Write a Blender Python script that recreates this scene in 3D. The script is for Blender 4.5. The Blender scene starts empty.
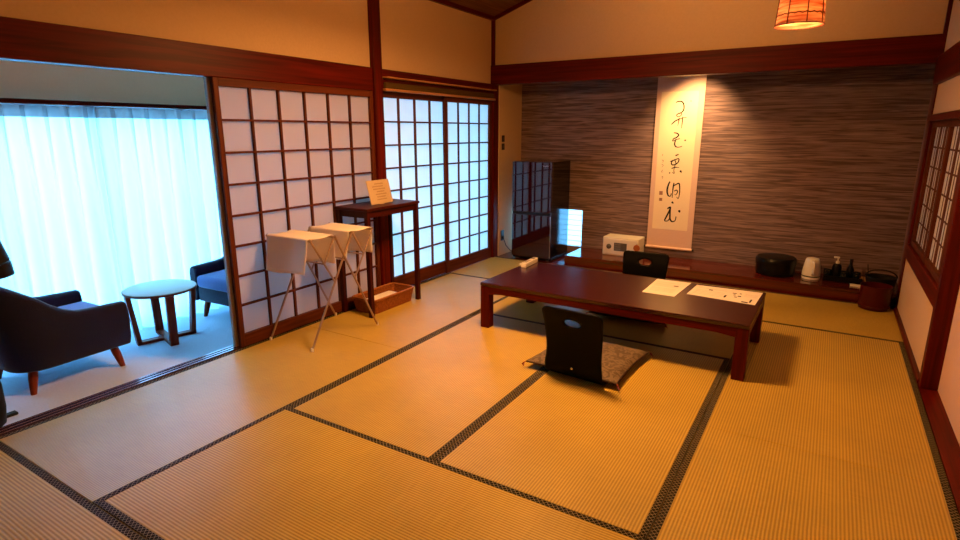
import bpy, bmesh, math, random
from mathutils import Vector, Matrix
random.seed(4)
S = bpy.context.scene
COL = S.collection
PI = math.pi
W = 0.955                      # short side of one tatami mat
VZ = -0.10                     # carpeted veranda floor level

# ------------------------------------------------------------------ materials
def lin(c):
    return tuple((v / 12.92 if v <= .04045 else ((v + .055) / 1.055) ** 2.4) for v in c) + (1,)

def new_mat(name):
    m = bpy.data.materials.new(name); m.use_nodes = True
    nt = m.node_tree
    return m, nt, nt.nodes['Principled BSDF']

def plain(name, rgb, rough=.6, spec=.5, metal=0, noise=0, nscale=20, bump=0):
    m, nt, b = new_mat(name)
    c = lin(rgb)
    b.inputs['Roughness'].default_value = rough
    b.inputs['Specular IOR Level'].default_value = spec
    b.inputs['Metallic'].default_value = metal
    b.inputs['Base Color'].default_value = c
    if noise or bump:
        tc = nt.nodes.new('ShaderNodeTexCoord'); n = nt.nodes.new('ShaderNodeTexNoise')
        n.inputs['Scale'].default_value = nscale; n.inputs['Detail'].default_value = 4
        nt.links.new(tc.outputs['Object'], n.inputs['Vector'])
        if noise:
            r = nt.nodes.new('ShaderNodeMixRGB'); r.blend_type = 'MIX'
            r.inputs['Color1'].default_value = tuple(v * (1 - noise) for v in c[:3]) + (1,)
            r.inputs['Color2'].default_value = tuple(min(1, v * (1 + noise)) for v in c[:3]) + (1,)
            nt.links.new(n.outputs['Fac'], r.inputs['Fac']); nt.links.new(r.outputs['Color'], b.inputs['Base Color'])
        if bump:
            bp = nt.nodes.new('ShaderNodeBump'); bp.inputs['Strength'].default_value = bump; bp.inputs['Distance'].default_value = .01
            nt.links.new(n.outputs['Fac'], bp.inputs['Height']); nt.links.new(bp.outputs['Normal'], b.inputs['Normal'])
    return m

def grainy(name, rgb_a, rgb_b, stretch, rough=.4, detail=6, spec=.12, bump=0, lo=.35, hi=.65, dist=.6):
    """streaky grain: noise squeezed along one axis (stretch = scale per axis)"""
    m, nt, b = new_mat(name)
    tc = nt.nodes.new('ShaderNodeTexCoord'); mp = nt.nodes.new('ShaderNodeMapping')
    mp.inputs['Scale'].default_value = stretch
    n = nt.nodes.new('ShaderNodeTexNoise'); n.inputs['Scale'].default_value = 1; n.inputs['Detail'].default_value = detail
    n.inputs['Distortion'].default_value = dist
    rp = nt.nodes.new('ShaderNodeValToRGB')
    rp.color_ramp.elements[0].position = lo; rp.color_ramp.elements[0].color = lin(rgb_a)
    rp.color_ramp.elements[1].position = hi; rp.color_ramp.elements[1].color = lin(rgb_b)
    nt.links.new(tc.outputs['Object'], mp.inputs['Vector']); nt.links.new(mp.outputs['Vector'], n.inputs['Vector'])
    nt.links.new(n.outputs['Fac'], rp.inputs['Fac']); nt.links.new(rp.outputs['Color'], b.inputs['Base Color'])
    b.inputs['Roughness'].default_value = rough; b.inputs['Specular IOR Level'].default_value = spec
    if bump:
        bp = nt.nodes.new('ShaderNodeBump'); bp.inputs['Strength'].default_value = bump; bp.inputs['Distance'].default_value = .005
        nt.links.new(n.outputs['Fac'], bp.inputs['Height']); nt.links.new(bp.outputs['Normal'], b.inputs['Normal'])
    return m

DA, DB = (.25, .04, .006), (.37, .07, .012)
WX = grainy('dark_wood_x', DA, DB, (1.2, 40, 40), .42)
WY = grainy('dark_wood_y', DA, DB, (40, 1.2, 40), .42)
WZ = grainy('dark_wood_z', DA, DB, (40, 40, 1.2), .42)
SY = grainy('shoji_wood_y', (.28, .12, .06), (.38, .18, .09), (40, 1.5, 40), .5)
SZ = grainy('shoji_wood_z', (.28, .12, .06), (.38, .18, .09), (40, 40, 1.5), .5)
TABLEX = grainy('table_wood', (.15, .02, .005), (.23, .04, .010), (1.5, 45, 45), .27, spec=.85)
LEDGEX = grainy('ledge_wood', (.24, .06, .025), (.36, .10, .035), (1.0, 30, 30), .13, spec=.7)
STANDW = plain('stand_wood', (.22, .05, .03), .42, .15, noise=.25, nscale=30)
LEGW = grainy('leg_wood', (.44, .17, .10), (.56, .25, .15), (30, 30, 2), .4)
PLASTER = plain('beige_plaster', (.80, .68, .52), .9, .2, noise=.06, nscale=60, bump=.15)
PLASTER_G = plain('grey_plaster', (.98, .83, .70), .9, .2, noise=.04, nscale=60)
CEILM = grainy('ceiling_boards', (.36, .24, .13), (.46, .31, .17), (60, 2, 60), .7)
CARPET = plain('veranda_carpet', (.80, .85, .92), .95, .1, noise=.08, nscale=70, bump=.4)
FUSUMA = plain('fusuma_paper', (.82, .68, .58), .85, .2, noise=.03, nscale=40)
WALLP = grainy('striated_wallpaper', (.33, .26, .25), (.54, .44, .41), (2.4, 10, 58), .75, detail=8, spec=.25, bump=.3, lo=.38, hi=.63, dist=1.1)

def tatami_mat(name, along):
    m, nt, b = new_mat(name)
    tc = nt.nodes.new('ShaderNodeTexCoord')
    w = nt.nodes.new('ShaderNodeTexWave'); w.wave_type = 'BANDS'
    w.bands_direction = 'Y' if along == 'x' else 'X'
    w.inputs['Scale'].default_value = 24; w.inputs['Distortion'].default_value = .25
    w.inputs['Detail'].default_value = 1; w.inputs['Detail Scale'].default_value = .4
    nt.links.new(tc.outputs['Object'], w.inputs['Vector'])
    mp = nt.nodes.new('ShaderNodeMapping')
    mp.inputs['Scale'].default_value = (260, 9, 1) if along == 'x' else (9, 260, 1)
    n = nt.nodes.new('ShaderNodeTexNoise'); n.inputs['Scale'].default_value = 1; n.inputs['Detail'].default_value = 3
    nt.links.new(tc.outputs['Object'], mp.inputs['Vector']); nt.links.new(mp.outputs['Vector'], n.inputs['Vector'])
    n2 = nt.nodes.new('ShaderNodeTexNoise'); n2.inputs['Scale'].default_value = 2.2; n2.inputs['Detail'].default_value = 3
    nt.links.new(tc.outputs['Object'], n2.inputs['Vector'])
    r1 = nt.nodes.new('ShaderNodeValToRGB')
    r1.color_ramp.elements[0].color = lin((.60, .485, .17)); r1.color_ramp.elements[1].color = lin((.86, .735, .33))
    r1.color_ramp.elements[0].position = .1; r1.color_ramp.elements[1].position = .75
    mx = nt.nodes.new('ShaderNodeMath'); mx.operation = 'MULTIPLY_ADD'; mx.inputs[1].default_value = .55
    nt.links.new(w.outputs['Fac'], mx.inputs[0])
    m2 = nt.nodes.new('ShaderNodeMath'); m2.operation = 'MULTIPLY'; m2.inputs[1].default_value = .45
    nt.links.new(n.outputs['Fac'], m2.inputs[0]); nt.links.new(m2.outputs[0], mx.inputs[2])
    nt.links.new(mx.outputs[0], r1.inputs['Fac'])
    mc = nt.nodes.new('ShaderNodeMixRGB'); mc.blend_type = 'MULTIPLY'; mc.inputs['Fac'].default_value = .35
    nt.links.new(r1.outputs['Color'], mc.inputs['Color1']); nt.links.new(n2.outputs['Fac'], mc.inputs['Color2'])
    nt.links.new(mc.outputs['Color'], b.inputs['Base Color'])
    bp = nt.nodes.new('ShaderNodeBump'); bp.inputs['Strength'].default_value = .35; bp.inputs['Distance'].default_value = .002
    nt.links.new(w.outputs['Fac'], bp.inputs['Height']); nt.links.new(bp.outputs['Normal'], b.inputs['Normal'])
    b.inputs['Roughness'].default_value = .36; b.inputs['Specular IOR Level'].default_value = .12 if along == 'x' else .48
    return m
TATX, TATY = tatami_mat('tatami_rush_x', 'x'), tatami_mat('tatami_rush_y', 'y')

def heri():
    m, nt, b = new_mat('border_cloth')
    tc = nt.nodes.new('ShaderNodeTexCoord')
    mp = nt.nodes.new('ShaderNodeMapping'); mp.inputs['Rotation'].default_value = (0, 0, PI / 4); mp.inputs['Scale'].default_value = (1, 1, 0)
    ck = nt.nodes.new('ShaderNodeTexVoronoi'); ck.distance = 'CHEBYCHEV'; ck.inputs['Scale'].default_value = 68; ck.inputs['Randomness'].default_value = 0
    nt.links.new(tc.outputs['Object'], mp.inputs['Vector']); nt.links.new(mp.outputs['Vector'], ck.inputs['Vector'])
    rp = nt.nodes.new('ShaderNodeValToRGB'); rp.color_ramp.interpolation = 'CONSTANT'
    rp.color_ramp.elements[0].color = lin((.07, .05, .02)); rp.color_ramp.elements[1].position = .44
    rp.color_ramp.elements[1].color = lin((.58, .53, .40))
    nt.links.new(ck.outputs['Distance'], rp.inputs['Fac']); nt.links.new(rp.outputs['Color'], b.inputs['Base Color'])
    b.inputs['Roughness'].default_value = .7; b.inputs['Specular IOR Level'].default_value = .1
    return m
HERI = heri()

def sheet(name, rgb, trans=.5, clear=0., rough=1):
    """thin paper or cloth: diffuse + light passing through it, optionally an open weave"""
    m = bpy.data.materials.new(name); m.use_nodes = True; nt = m.node_tree
    nt.nodes.remove(nt.nodes['Principled BSDF']); out = nt.nodes['Material Output']
    c = lin(rgb)
    d = nt.nodes.new('ShaderNodeBsdfDiffuse'); d.inputs['Color'].default_value = c
    t = nt.nodes.new('ShaderNodeBsdfTranslucent'); t.inputs['Color'].default_value = c
    x = nt.nodes.new('ShaderNodeMixShader'); x.inputs['Fac'].default_value = trans
    nt.links.new(d.outputs[0], x.inputs[1]); nt.links.new(t.outputs[0], x.inputs[2])
    last = x
    if clear:
        p = nt.nodes.new('ShaderNodeBsdfTransparent'); p.inputs['Color'].default_value = c
        y = nt.nodes.new('ShaderNodeMixShader'); y.inputs['Fac'].default_value = clear
        nt.links.new(x.outputs[0], y.inputs[1]); nt.links.new(p.outputs[0], y.inputs[2]); last = y
    nt.links.new(last.outputs[0], out.inputs['Surface'])
    return m
PAPER = sheet('shoji_paper', (.93, .93, .92), .5)
PAPER_L = sheet('window_paper', (.95, .96, .97), .5, .8)
CURT = sheet('sheer_curtain', (.96, .97, .98), .72, .07)
CURT_H = sheet('curtain_header', (.72, .74, .76), .16, .02)
TOWEL = sheet('towel_cloth', (.98, .95, .93), .35)

def glass_pane():
    m = bpy.data.materials.new('window_glass'); m.use_nodes = True; nt = m.node_tree
    nt.nodes.remove(nt.nodes['Principled BSDF']); out = nt.nodes['Material Output']
    p = nt.nodes.new('ShaderNodeBsdfTransparent'); p.inputs['Color'].default_value = (.93, .97, .97, 1)
    g = nt.nodes.new('ShaderNodeBsdfGlossy'); g.inputs['Roughness'].default_value = .02
    x = nt.nodes.new('ShaderNodeMixShader'); x.inputs['Fac'].default_value = .06
    nt.links.new(p.outputs[0], x.inputs[1]); nt.links.new(g.outputs[0], x.inputs[2]); nt.links.new(x.outputs[0], out.inputs['Surface'])
    return m
GLASS = glass_pane()

def glow(name, rgb, s):
    m = bpy.data.materials.new(name); m.use_nodes = True; nt = m.node_tree
    nt.nodes.remove(nt.nodes['Principled BSDF'])
    e = nt.nodes.new('ShaderNodeEmission'); e.inputs['Color'].default_value = tuple(rgb) + (1,); e.inputs['Strength'].default_value = s
    nt.links.new(e.outputs[0], nt.nodes['Material Output'].inputs['Surface'])
    return m

FABRIC = plain('dark_navy_fabric', (.11, .105, .185), .9, .2, noise=.3, nscale=160, bump=.3)
CUSH = plain('navy_cushion_fabric', (.38, .40, .58), .9, .2, noise=.25, nscale=160, bump=.3)
BLACKG = plain('black_lacquer', (.04, .028, .026), .35, .2)
BLACKM = plain('matt_black', (.05, .045, .05), .6, .3)
PLY = plain('black_bent_plywood', (.012, .010, .010), .4, .10)
FRIDGE_D = plain('maroon_black_glass_door', (.17, .05, .075), .03, .5)
FRIDGE_B = plain('fridge_black_body', (.035, .035, .045), .10, .6)
CHROME = plain('chrome', (.75, .75, .75), .25, .5, 1)
STEEL = plain('brushed_brown_metal', (.66, .56, .48), .38, .5, .6)
WHITEP = plain('white_plastic', (.88, .86, .82), .4)
CREAM = plain('safe_cream_paint', (.80, .76, .66), .55)
GREYP = plain('keypad_grey', (.30, .28, .26), .5)
SHEETP = plain('white_paper', (.92, .89, .85), .7, .2)
INK = plain('black_ink', (.09, .065, .05), .7, .2)
INKG = plain('grey_print', (.42, .36, .32), .8, .2)
SEAL = plain('faded_seal_red', (.58, .42, .34), .8, .2)
MOUNT = plain('scroll_mount_cloth', (.83, .70, .62), .85, .2, noise=.05, nscale=90)
SCROLLP = plain('scroll_paper', (.90, .82, .68), .85, .2, noise=.03, nscale=60)
WICKER = grainy('wicker', (.42, .22, .10), (.62, .37, .18), (60, 60, 160), .5, bump=.8)
CARDY = plain('yellow_card', (.74, .65, .53), .6)
RED = plain('dark_red_lacquer', (.27, .03, .03), .3, .3)
SUDARE = grainy('bamboo_slats', (.26, .19, .07), (.36, .27, .11), (20, 3, 260), .6, bump=.4)
PALEW = grainy('pale_wood_rail', (.62, .42, .26), (.72, .51, .33), (30, 1.5, 30), .45)
BRASSD = plain('dark_plate', (.14, .09, .06), .4)
TOPT = plain('table_top_grey_laminate', (.80, .64, .54), .4, .4)
ZAB = grainy('brown_brocade', (.34, .29, .235), (.44, .38, .315), (14, 14, 14), .65, detail=1, lo=.47, hi=.53, dist=3.0)
ZABE = plain('cushion_edge', (.22, .13, .08), .7)
TASSEL = plain('tassel_red', (.55, .22, .12), .7)
TRACK = plain('sill_track', (.80, .70, .74), .16, .5, 1)
TAN = plain('tan_box_card', (.62, .45, .28), .7)
SOIL = plain('outside_paving', (.93, .93, .92), .9, .2)
EAVE = plain('eave_boards', (.45, .38, .32), .8, .2)

for m_ in (FABRIC, CUSH):
    p_ = m_.node_tree.nodes['Principled BSDF']; p_.inputs['Sheen Weight'].default_value = .35; p_.inputs['Sheen Roughness'].default_value = .4

# ------------------------------------------------------------------ mesh building
class MB:
    def __init__(s): s.bm = bmesh.new()
    def box(s, x0, x1, y0, y1, z0, z1, bev=0, seg=1, mtx=None):
        r = bmesh.ops.create_cube(s.bm, size=1)
        for v in r['verts']:
            v.co = Vector((x0 + (v.co.x + .5) * (x1 - x0), y0 + (v.co.y + .5) * (y1 - y0), z0 + (v.co.z + .5) * (z1 - z0)))
        vs = r['verts']
        if bev:
            es = list({e for v in vs for e in v.link_edges})
            q = bmesh.ops.bevel(s.bm, geom=es, offset=bev, segments=seg, affect='EDGES', profile=.5)
            vs = list({v for f in q['faces'] for v in f.verts} | {v for v in vs if v.is_valid})
        if mtx is not None: bmesh.ops.transform(s.bm, matrix=mtx, verts=vs)
        return s
    def rings(s, rings, closed=True, cap0=True, cap1=True, loop=False):
        R = [[s.bm.verts.new(p) for p in ring] for ring in rings]
        n = len(R[0])
        for a, b in list(zip(R, R[1:])) + ([(R[-1], R[0])] if loop else []):
            for i in range(n if closed else n - 1):
                j = (i + 1) % n
                s.bm.faces.new((a[i], a[j], b[j], b[i]))
        if closed and not loop:
            if cap0: s.bm.faces.new(R[0][::-1])
            if cap1: s.bm.faces.new(R[-1])
        return s
    def tube(s, pts, r, n=10, r1=None, closed=False):
        P = [Vector(p) for p in pts]; out = []
        up = None
        for i, p in enumerate(P):
            if closed: t = (P[(i + 1) % len(P)] - P[i - 1]).normalized()
            else: t = (P[min(i + 1, len(P) - 1)] - P[max(i - 1, 0)]).normalized()
            if up is None:
                up = t.orthogonal().normalized()
            up = (up - t * up.dot(t)).normalized(); v = t.cross(up)
            k = i / max(1, len(P) - 1); rr = r if r1 is None else r + (r1 - r) * k
            out.append([p + up * math.cos(a) * rr + v * math.sin(a) * rr for a in (2 * PI * j / n for j in range(n))])
        return s.rings(out, loop=closed)
    def lathe(s, prof, n=32, c=(0, 0, 0), cap0=True, cap1=True):
        return s.rings([[(c[0] + r * math.cos(2 * PI * j / n), c[1] + r * math.sin(2 * PI * j / n), c[2] + z) for j in range(n)] for r, z in prof], cap0=cap0, cap1=cap1)
    def prism(s, outline, axis, a, b):
        """outline of 2D points extruded along an axis"""
        f = {'x': lambda u, v, w: (w, u, v), 'y': lambda u, v, w: (u, w, v), 'z': lambda u, v, w: (u, v, w)}[axis]
        return s.rings([[f(u, v, a) for u, v in outline], [f(u, v, b) for u, v in outline]])
    def ribbon(s, pts, w, f, n=4):
        """pen stroke: polyline smoothed, given width, f maps (u,v) to 3D; a raised strip"""
        P = [Vector(p) for p in pts]
        Q = []
        for i in range(len(P) - 1):
            p0, p1, p2, p3 = P[max(i - 1, 0)], P[i], P[i + 1], P[min(i + 2, len(P) - 1)]
            for k in range(n):
                t = k / n
                Q.append(.5 * ((2 * p1) + (p2 - p0) * t + (2 * p0 - 5 * p1 + 4 * p2 - p3) * t * t + (3 * p1 - p0 - 3 * p2 + p3) * t ** 3))
        Q.append(P[-1]); L = []; m = len(Q)
        for i, q in enumerate(Q):
            t = Q[min(i + 1, m - 1)] - Q[max(i - 1, 0)]
            t = t.normalized() if t.length > 1e-9 else Vector((1, 0))
            nn = Vector((-t.y, t.x)); k = i / (m - 1)
            ww = w * .5 * (.55 + .45 * math.sin(PI * min(1, k * 1.15 + .12))) 
            L.append((q + nn * ww, q - nn * ww))
        va = [(s.bm.verts.new(f(*a)), s.bm.verts.new(f(*b))) for a, b in L]
        for (a, b), (c, d) in zip(va, va[1:]): s.bm.faces.new((a, b, d, c))
        return s
    def xf(s, m): bmesh.ops.transform(s.bm, matrix=m, verts=s.bm.verts[:]); return s
    def build(s, name, mat, parent=None, loc=None, smooth=False, sub=0, bev=0, solid=0):
        bmesh.ops.recalc_face_normals(s.bm, faces=s.bm.faces[:])
        me = bpy.data.meshes.new(name); 
        if smooth:
            for f in s.bm.faces: f.smooth = True
        s.bm.to_mesh(me); s.bm.free(); me.materials.append(mat)
        o = bpy.data.objects.new(name, me); COL.objects.link(o)
        if parent: o.parent = parent
        if loc is not None: o.location = loc
        if solid:
            md = o.modifiers.new('solid', 'SOLIDIFY'); md.thickness = solid; md.offset = 0
        if bev:
            md = o.modifiers.new('bevel', 'BEVEL'); md.width = bev; md.segments = 2; md.limit_method = 'ANGLE'
        if sub:
            md = o.modifiers.new('sub', 'SUBSURF'); md.levels = sub; md.render_levels = sub
        if smooth and not sub:
            try: me.set_sharp_from_angle(angle=math.radians(40))
            except Exception: pass
        return o

def tag(o, label, cat, group=None, kind=None):
    o['label'] = label; o['category'] = cat
    if group: o['group'] = group
    if kind: o['kind'] = kind
    return o
def empty(name, loc, label, cat, rz=0, group=None):
    o = bpy.data.objects.new(name, None); COL.objects.link(o); o.location = loc; o.rotation_euler = (0, 0, rz)
    o.empty_display_size = .1
    return tag(o, label, cat, group)
def struct(o): o['kind'] = 'structure'; return o
def sbox(name, mat, *a, bev=0, parent=None):
    o = MB().box(*a, bev=bev).build(name, mat, parent)
    return o if parent else struct(o)
def sempty(name, loc=(0, 0, 0)):
    o = bpy.data.objects.new(name, None); COL.objects.link(o); o.location = loc; return struct(o)
def dup(root, loc, rz, label, group=None):
    r = root.copy(); COL.objects.link(r); r.location = loc; r.rotation_euler = (0, 0, rz); r['label'] = label
    if group: r['group'] = group
    for ch in list(root.children):
        c = ch.copy(); COL.objects.link(c); c.parent = r
        for g in list(ch.children):
            d = g.copy(); COL.objects.link(d); d.parent = c
    return r

# ------------------------------------------------------------------ the room
XL, XR, YB, YF = -.955, 2.92, 3.82, -3.0
CZ, SL = 2.615, .344
XM = (XL + XR) / 2
def ceil_z(x): return CZ + SL * min(x - XL, XR - x)
# floors
sbox('floor', plain('subfloor', (.55, .42, .25), .8), XL, 3.05, YF, YB, -.16, -.031)
sbox('floor.001', CARPET, -2.34, -1.06, YF, 1.88, VZ - .06, VZ)
sbox('floor.002', LEDGEX, -.98, 3.05, YB, 4.46, -.16, 0)
if True:
    m = MB()
    m.box(-1.06, XL, YF, 3.86, -.16, -.004)
    sill = m.build('trim_1', plain('sill_wood', (.22, .09, .08), .14, 1.0)); struct(sill)
    m = MB()
    for x in (-1.045, -1.012, -.98): m.box(x - .006, x + .006, YF, 1.83, -.004, .004)
    struct(m.build('trim_2', TRACK, bev=.001))
sbox('trim_3', WY, 2.9, 3.07, YF, 3.75, -.16, 0)

# tatami mats: (x0,x1,y0,y1,long axis,label) in mat units
mats = [(-1, 0, -1, 1, 'y', 'tatami mat along the sill of the open veranda doorway, tinted pink by daylight'),
        (-1, 0, 1, 3, 'y', 'tatami mat under the dark side stand and the towel rack feet, along the paper doors'),
        (-1, 1, -2, -1, 'x', 'tatami mat in the bottom left corner of the photo, in front of the patterned border'),
        (1, 3, -2, -1, 'x', 'tatami mat nearest the viewer, on the right below the frame'),
        (0, 2, -1, 0, 'x', 'wide foreground tatami mat lying across the middle of the bottom edge'),
        (0, 1, 0, 2, 'y', 'bare tatami mat left of the near floor chair, long side to the left wall'),
        (1, 2, 0, 2, 'y', 'tatami mat with the brown cushion, running to the front right table leg'),
        (0, 2, 2, 3, 'x', 'tatami mat lying underneath the low table'),
        (2, 3, -1, 1, 'y', 'tatami mat in the bottom right corner along the right wall'),
        (2, 3, 1, 3, 'y', 'tatami mat right of the low table, carrying the table shadow'),
        (-1, 1, 3, 4, 'x', 'tatami mat behind the low table in front of the refrigerator'),
        (1, 3, 3, 4, 'x', 'tatami mat in front of the wooden ledge and the red bucket')]
bw = .030
for x0, x1, y0, y1, ax, lab in mats:
    g = .0012
    X0, X1, Y0, Y1 = x0 * W + g, x1 * W - g, y0 * W + g, y1 * W - g
    if x1 == 3: X1 += .033
    root = empty('tatami_mat', ((X0 + X1) / 2, (Y0 + Y1) / 2, -.03), lab, 'tatami mat', 0, 'tatami mats on the floor')
    a, b = (X1 - X0) / 2, (Y1 - Y0) / 2
    MB().box(-a, a, -b, b, 0, .0292, bev=.002).build('rush_cover', TATX if ax == 'x' else TATY, root)
    for sgn in (-1, 1):
        m = MB()
        if ax == 'y': m.box(sgn * a - (bw if sgn > 0 else -.0002), sgn * a + (bw if sgn < 0 else -.0002), -b, b, .0005, .0305, bev=.0012)
        else: m.box(-a, a, sgn * b - (bw if sgn > 0 else -.0002), sgn * b + (bw if sgn < 0 else -.0002), .0005, .0305, bev=.0012)
        m.build('cloth_border', HERI, root)

# ceiling: two slopes
m = MB()
zr = ceil_z(XM)
m.rings([[(XL - .1, YF, CZ - .034), (XM, YF, zr), (XR + .15, YF, CZ - .05), (XR + .15, YF, CZ + .05), (XM, YF, zr + .1), (XL - .1, YF, CZ + .07)],
         [(XL - .1, YB + .03, CZ - .034), (XM, YB + .03, zr), (XR + .15, YB + .03, CZ - .05), (XR + .15, YB + .03, CZ + .05), (XM, YB + .03, zr + .1), (XL - .1, YB + .03, CZ + .07)]])
struct(m.build('ceiling', CEILM))
# left wall
sbox('wall_left', PLASTER, -1.03, -.972, YF, 3.86, 1.90, CZ + .02)
sbox('wall_left.001', PLASTER_G, -1.045, -1.03, YF, 1.88, 1.757, 2.1)
sbox('trim_4', WY, -1.05, -.945, YF, 1.83, 1.757, 1.937, bev=.004)
sbox('trim_5', WZ, -1.055, -.928, 1.83, 1.93, -.004, CZ + .01, bev=.004)
sbox('trim_6', WY, -1.05, -.945, 1.93, 3.75, 1.765, 1.937, bev=.004)
sbox('trim_7', WZ, -1.055, -.928, 3.75, 3.86, -.004, 1.93, bev=.004)
sbox('trim_8', WZ, -.99, -.935, 3.765, 3.82, 1.93, CZ + .02, bev=.003)
sbox('trim_9', WY, -.99, -.935, YF, 3.79, CZ - .03, CZ + .02, bev=.003)
# back: beam, plaster above, its top trims
sbox('trim_10', WX, -.985, XR + .03, 3.755, 3.885, 1.93, 2.13, bev=.004)
m = MB(); m.prism([(XL - .03, 2.12), (XR + .05, 2.12), (XR + .05, CZ), (XM, zr + .02), (XL - .03, CZ + .01)], 'y', 3.79, 3.86)
struct(m.build('wall_back', PLASTER))
m = MB()
for sx, ex in ((XL, XM), (XR, XM)):
    z0, z1 = ceil_z(sx), zr
    m.rings([[(sx, 3.765, z0 - .035), (sx, 3.80, z0 - .035), (sx, 3.80, z0 + .02), (sx, 3.765, z0 + .02)],
             [(ex, 3.765, z1 - .035), (ex, 3.80, z1 - .035), (ex, 3.80, z1 + .02), (ex, 3.765, z1 + .02)]])
struct(m.build('trim_11', WX))
# alcove
wx0, wx1, wz0, wz1 = -.91, -.10, .10, .535
m = MB()
m.box(-.94, wx0, 4.40, 4.46, 0, 2.3); m.box(wx1, 2.99, 4.40, 4.46, 0, 2.3)
m.box(wx0, wx1, 4.40, 4.46, wz1, 2.3); m.box(wx0, wx1, 4.40, 4.46, 0, wz0)
struct(m.build('wall_back.001', WALLP))
sbox('wall_left.002', PLASTER, -1.0, -.92, 3.86, 4.40, 0, 2.3)
sbox('wall_right', plain('alcove_side_plaster', (.55, .44, .42), .9, .2), 2.955, 3.05, 3.87, 4.40, 0, 2.3)
sbox('ceiling.001', CEILM, -.94, 2.99, 3.86, 4.44, 2.22, 2.28)
m = MB(); m.box(-.085, 2.955, 3.875, 4.40, .0, .10, bev=.004)
struct(m.build('trim_12', LEDGEX))
# small low window behind the refrigerator
w3 = sempty('window_3')
m = MB()
for i in range(1, 7): m.box(wx0, wx1, 4.436, 4.442, wz0 + i * .062 - .003, wz0 + i * .062 + .003)
for i in range(1, 5): m.box(wx0 + i * .14 - .003, wx0 + i * .14 + .003, 4.436, 4.442, wz0, wz1)
m.build('lattice', sheet('pale_lattice', (.80, .84, .86), .4, .5), w3)
MB().box(wx0, wx1, 4.43, 4.433, wz0, wz1).build('pane', PAPER_L, w3)
# right wall
sbox('wall_right.001', PLASTER, XR, 3.07, 2.115, 3.75, .0, .45)
sbox('wall_right.002', PLASTER, XR, 3.07, 2.115, 3.75, 1.54, 1.80)
sbox('wall_right.003', PLASTER, XR, 3.07, YF, 3.82, 1.95, CZ + .02)
sbox('trim_13', WZ, 2.912, 3.05, 3.75, 3.87, 0, 1.95, bev=.004)
sbox('trim_14', WZ, 2.902, 3.03, 2.045, 2.115, 0, 1.80, bev=.004)
sbox('trim_15', WY, 2.89, 3.05, YF, 3.80, 1.77, 1.975, bev=.004)
sbox('trim_16', WY, 2.908, 3.05, 2.115, 3.75, .45, .56, bev=.004)
sbox('trim_17', WY, 2.89, 3.05, 2.115, 3.75, 1.505, 1.55, bev=.003)
sbox('trim_18', WZ, 2.895, 2.95, 3.76, 3.82, 1.97, CZ + .02, bev=.003)
sbox('trim_19', WY, 2.90, 2.95, YF, 3.80, CZ - .03, CZ + .02, bev=.003)
sbox('baseboard_right', WY, 2.895, 2.935, 2.115, 3.75, 0, .025, bev=.002)
sbox('wall_right.004', PLASTER, 3.072, 3.12, YF, 3.9, -.16, CZ)
door = sempty('door_1')
MB().box(2.985, 3.015, YF, 2.05, 0.004, 1.77).build('panel', FUSUMA, door)
# walls behind the viewer
sbox('wall_front', WX, -2.45, 3.12, YF - .06, YF, -.16, 3.4)

PAPER_DIM = sheet('dimmed_shoji_paper', (.83, .79, .78), .5)  # same shoji paper in a darker colour, to dim the brightly lit front door
def shoji(name, xf, y0, y1, z0, z1, nc, nr, stile=.045, top=.05, bot=.085, mw=.014, th=.03, side=1, paper=PAPER):
    """sliding paper door standing in the plane x = const; xf = room face"""
    r = sempty(name)
    xb = xf - th * side
    a, b = min(xf, xb), max(xf, xb)
    m = MB()
    m.box(a, b, y0, y0 + stile, z0, z1, bev=.002); m.box(a, b, y1 - stile, y1, z0, z1, bev=.002)
    m.build('frame_stiles', SZ, r)
    m = MB(); m.box(a, b, y0 + stile, y1 - stile, z1 - top, z1, bev=.002); m.box(a, b, y0 + stile, y1 - stile, z0, z0 + bot, bev=.002)
    m.build('frame_rails', SY, r)
    ya, yb, za, zb = y0 + stile, y1 - stile, z0 + bot, z1 - top
    m = MB()
    for i in range(1, nc):
        y = ya + (yb - ya) * i / nc; m.box(a + .006, b - .004, y - mw / 2, y + mw / 2, za, zb)
    for i in range(1, nr):
        z = za + (zb - za) * i / nr; m.box(a + .007, b - .005, ya, yb, z - mw / 2, z + mw / 2)
    m.build('lattice', SZ, r)
    xp = a + .004 if side > 0 else b - .004
    MB().box(xp - .0006, xp + .0006, ya, yb, za, zb).build('paper', paper, r)
    return r
shoji('door_2', -.955, .402, 1.83, 0.004, 1.757, 6, 8, stile=.036, paper=PAPER_DIM)
# the second sliding panel stacked right behind the first one shows only its edge
r = sempty('door_3'); m = MB()
m.box(-1.022, -.992, .384, .43, .004, 1.757, bev=.002); m.box(-1.022, -.992, 1.79, 1.83, .004, 1.757, bev=.002)
m.build('frame_stiles', plain('veranda_lit_stile', (.64, .56, .50), .5), r)  # light from the veranda is put into this paler stile colour
m = MB(); m.box(-1.022, -.992, .43, 1.79, 1.70, 1.757); m.box(-1.022, -.992, .43, 1.79, .004, .09); m.build('frame_rails', SY, r)
shoji('door_4', -.985, 1.93, 2.93, 0.0, 1.77, 4, 8, stile=.04, bot=.125, top=.055)
shoji('door_5', -.952, 2.845, 3.75, 0.0, 1.77, 4, 8, stile=.05, bot=.125, top=.055, th=.026)
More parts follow.
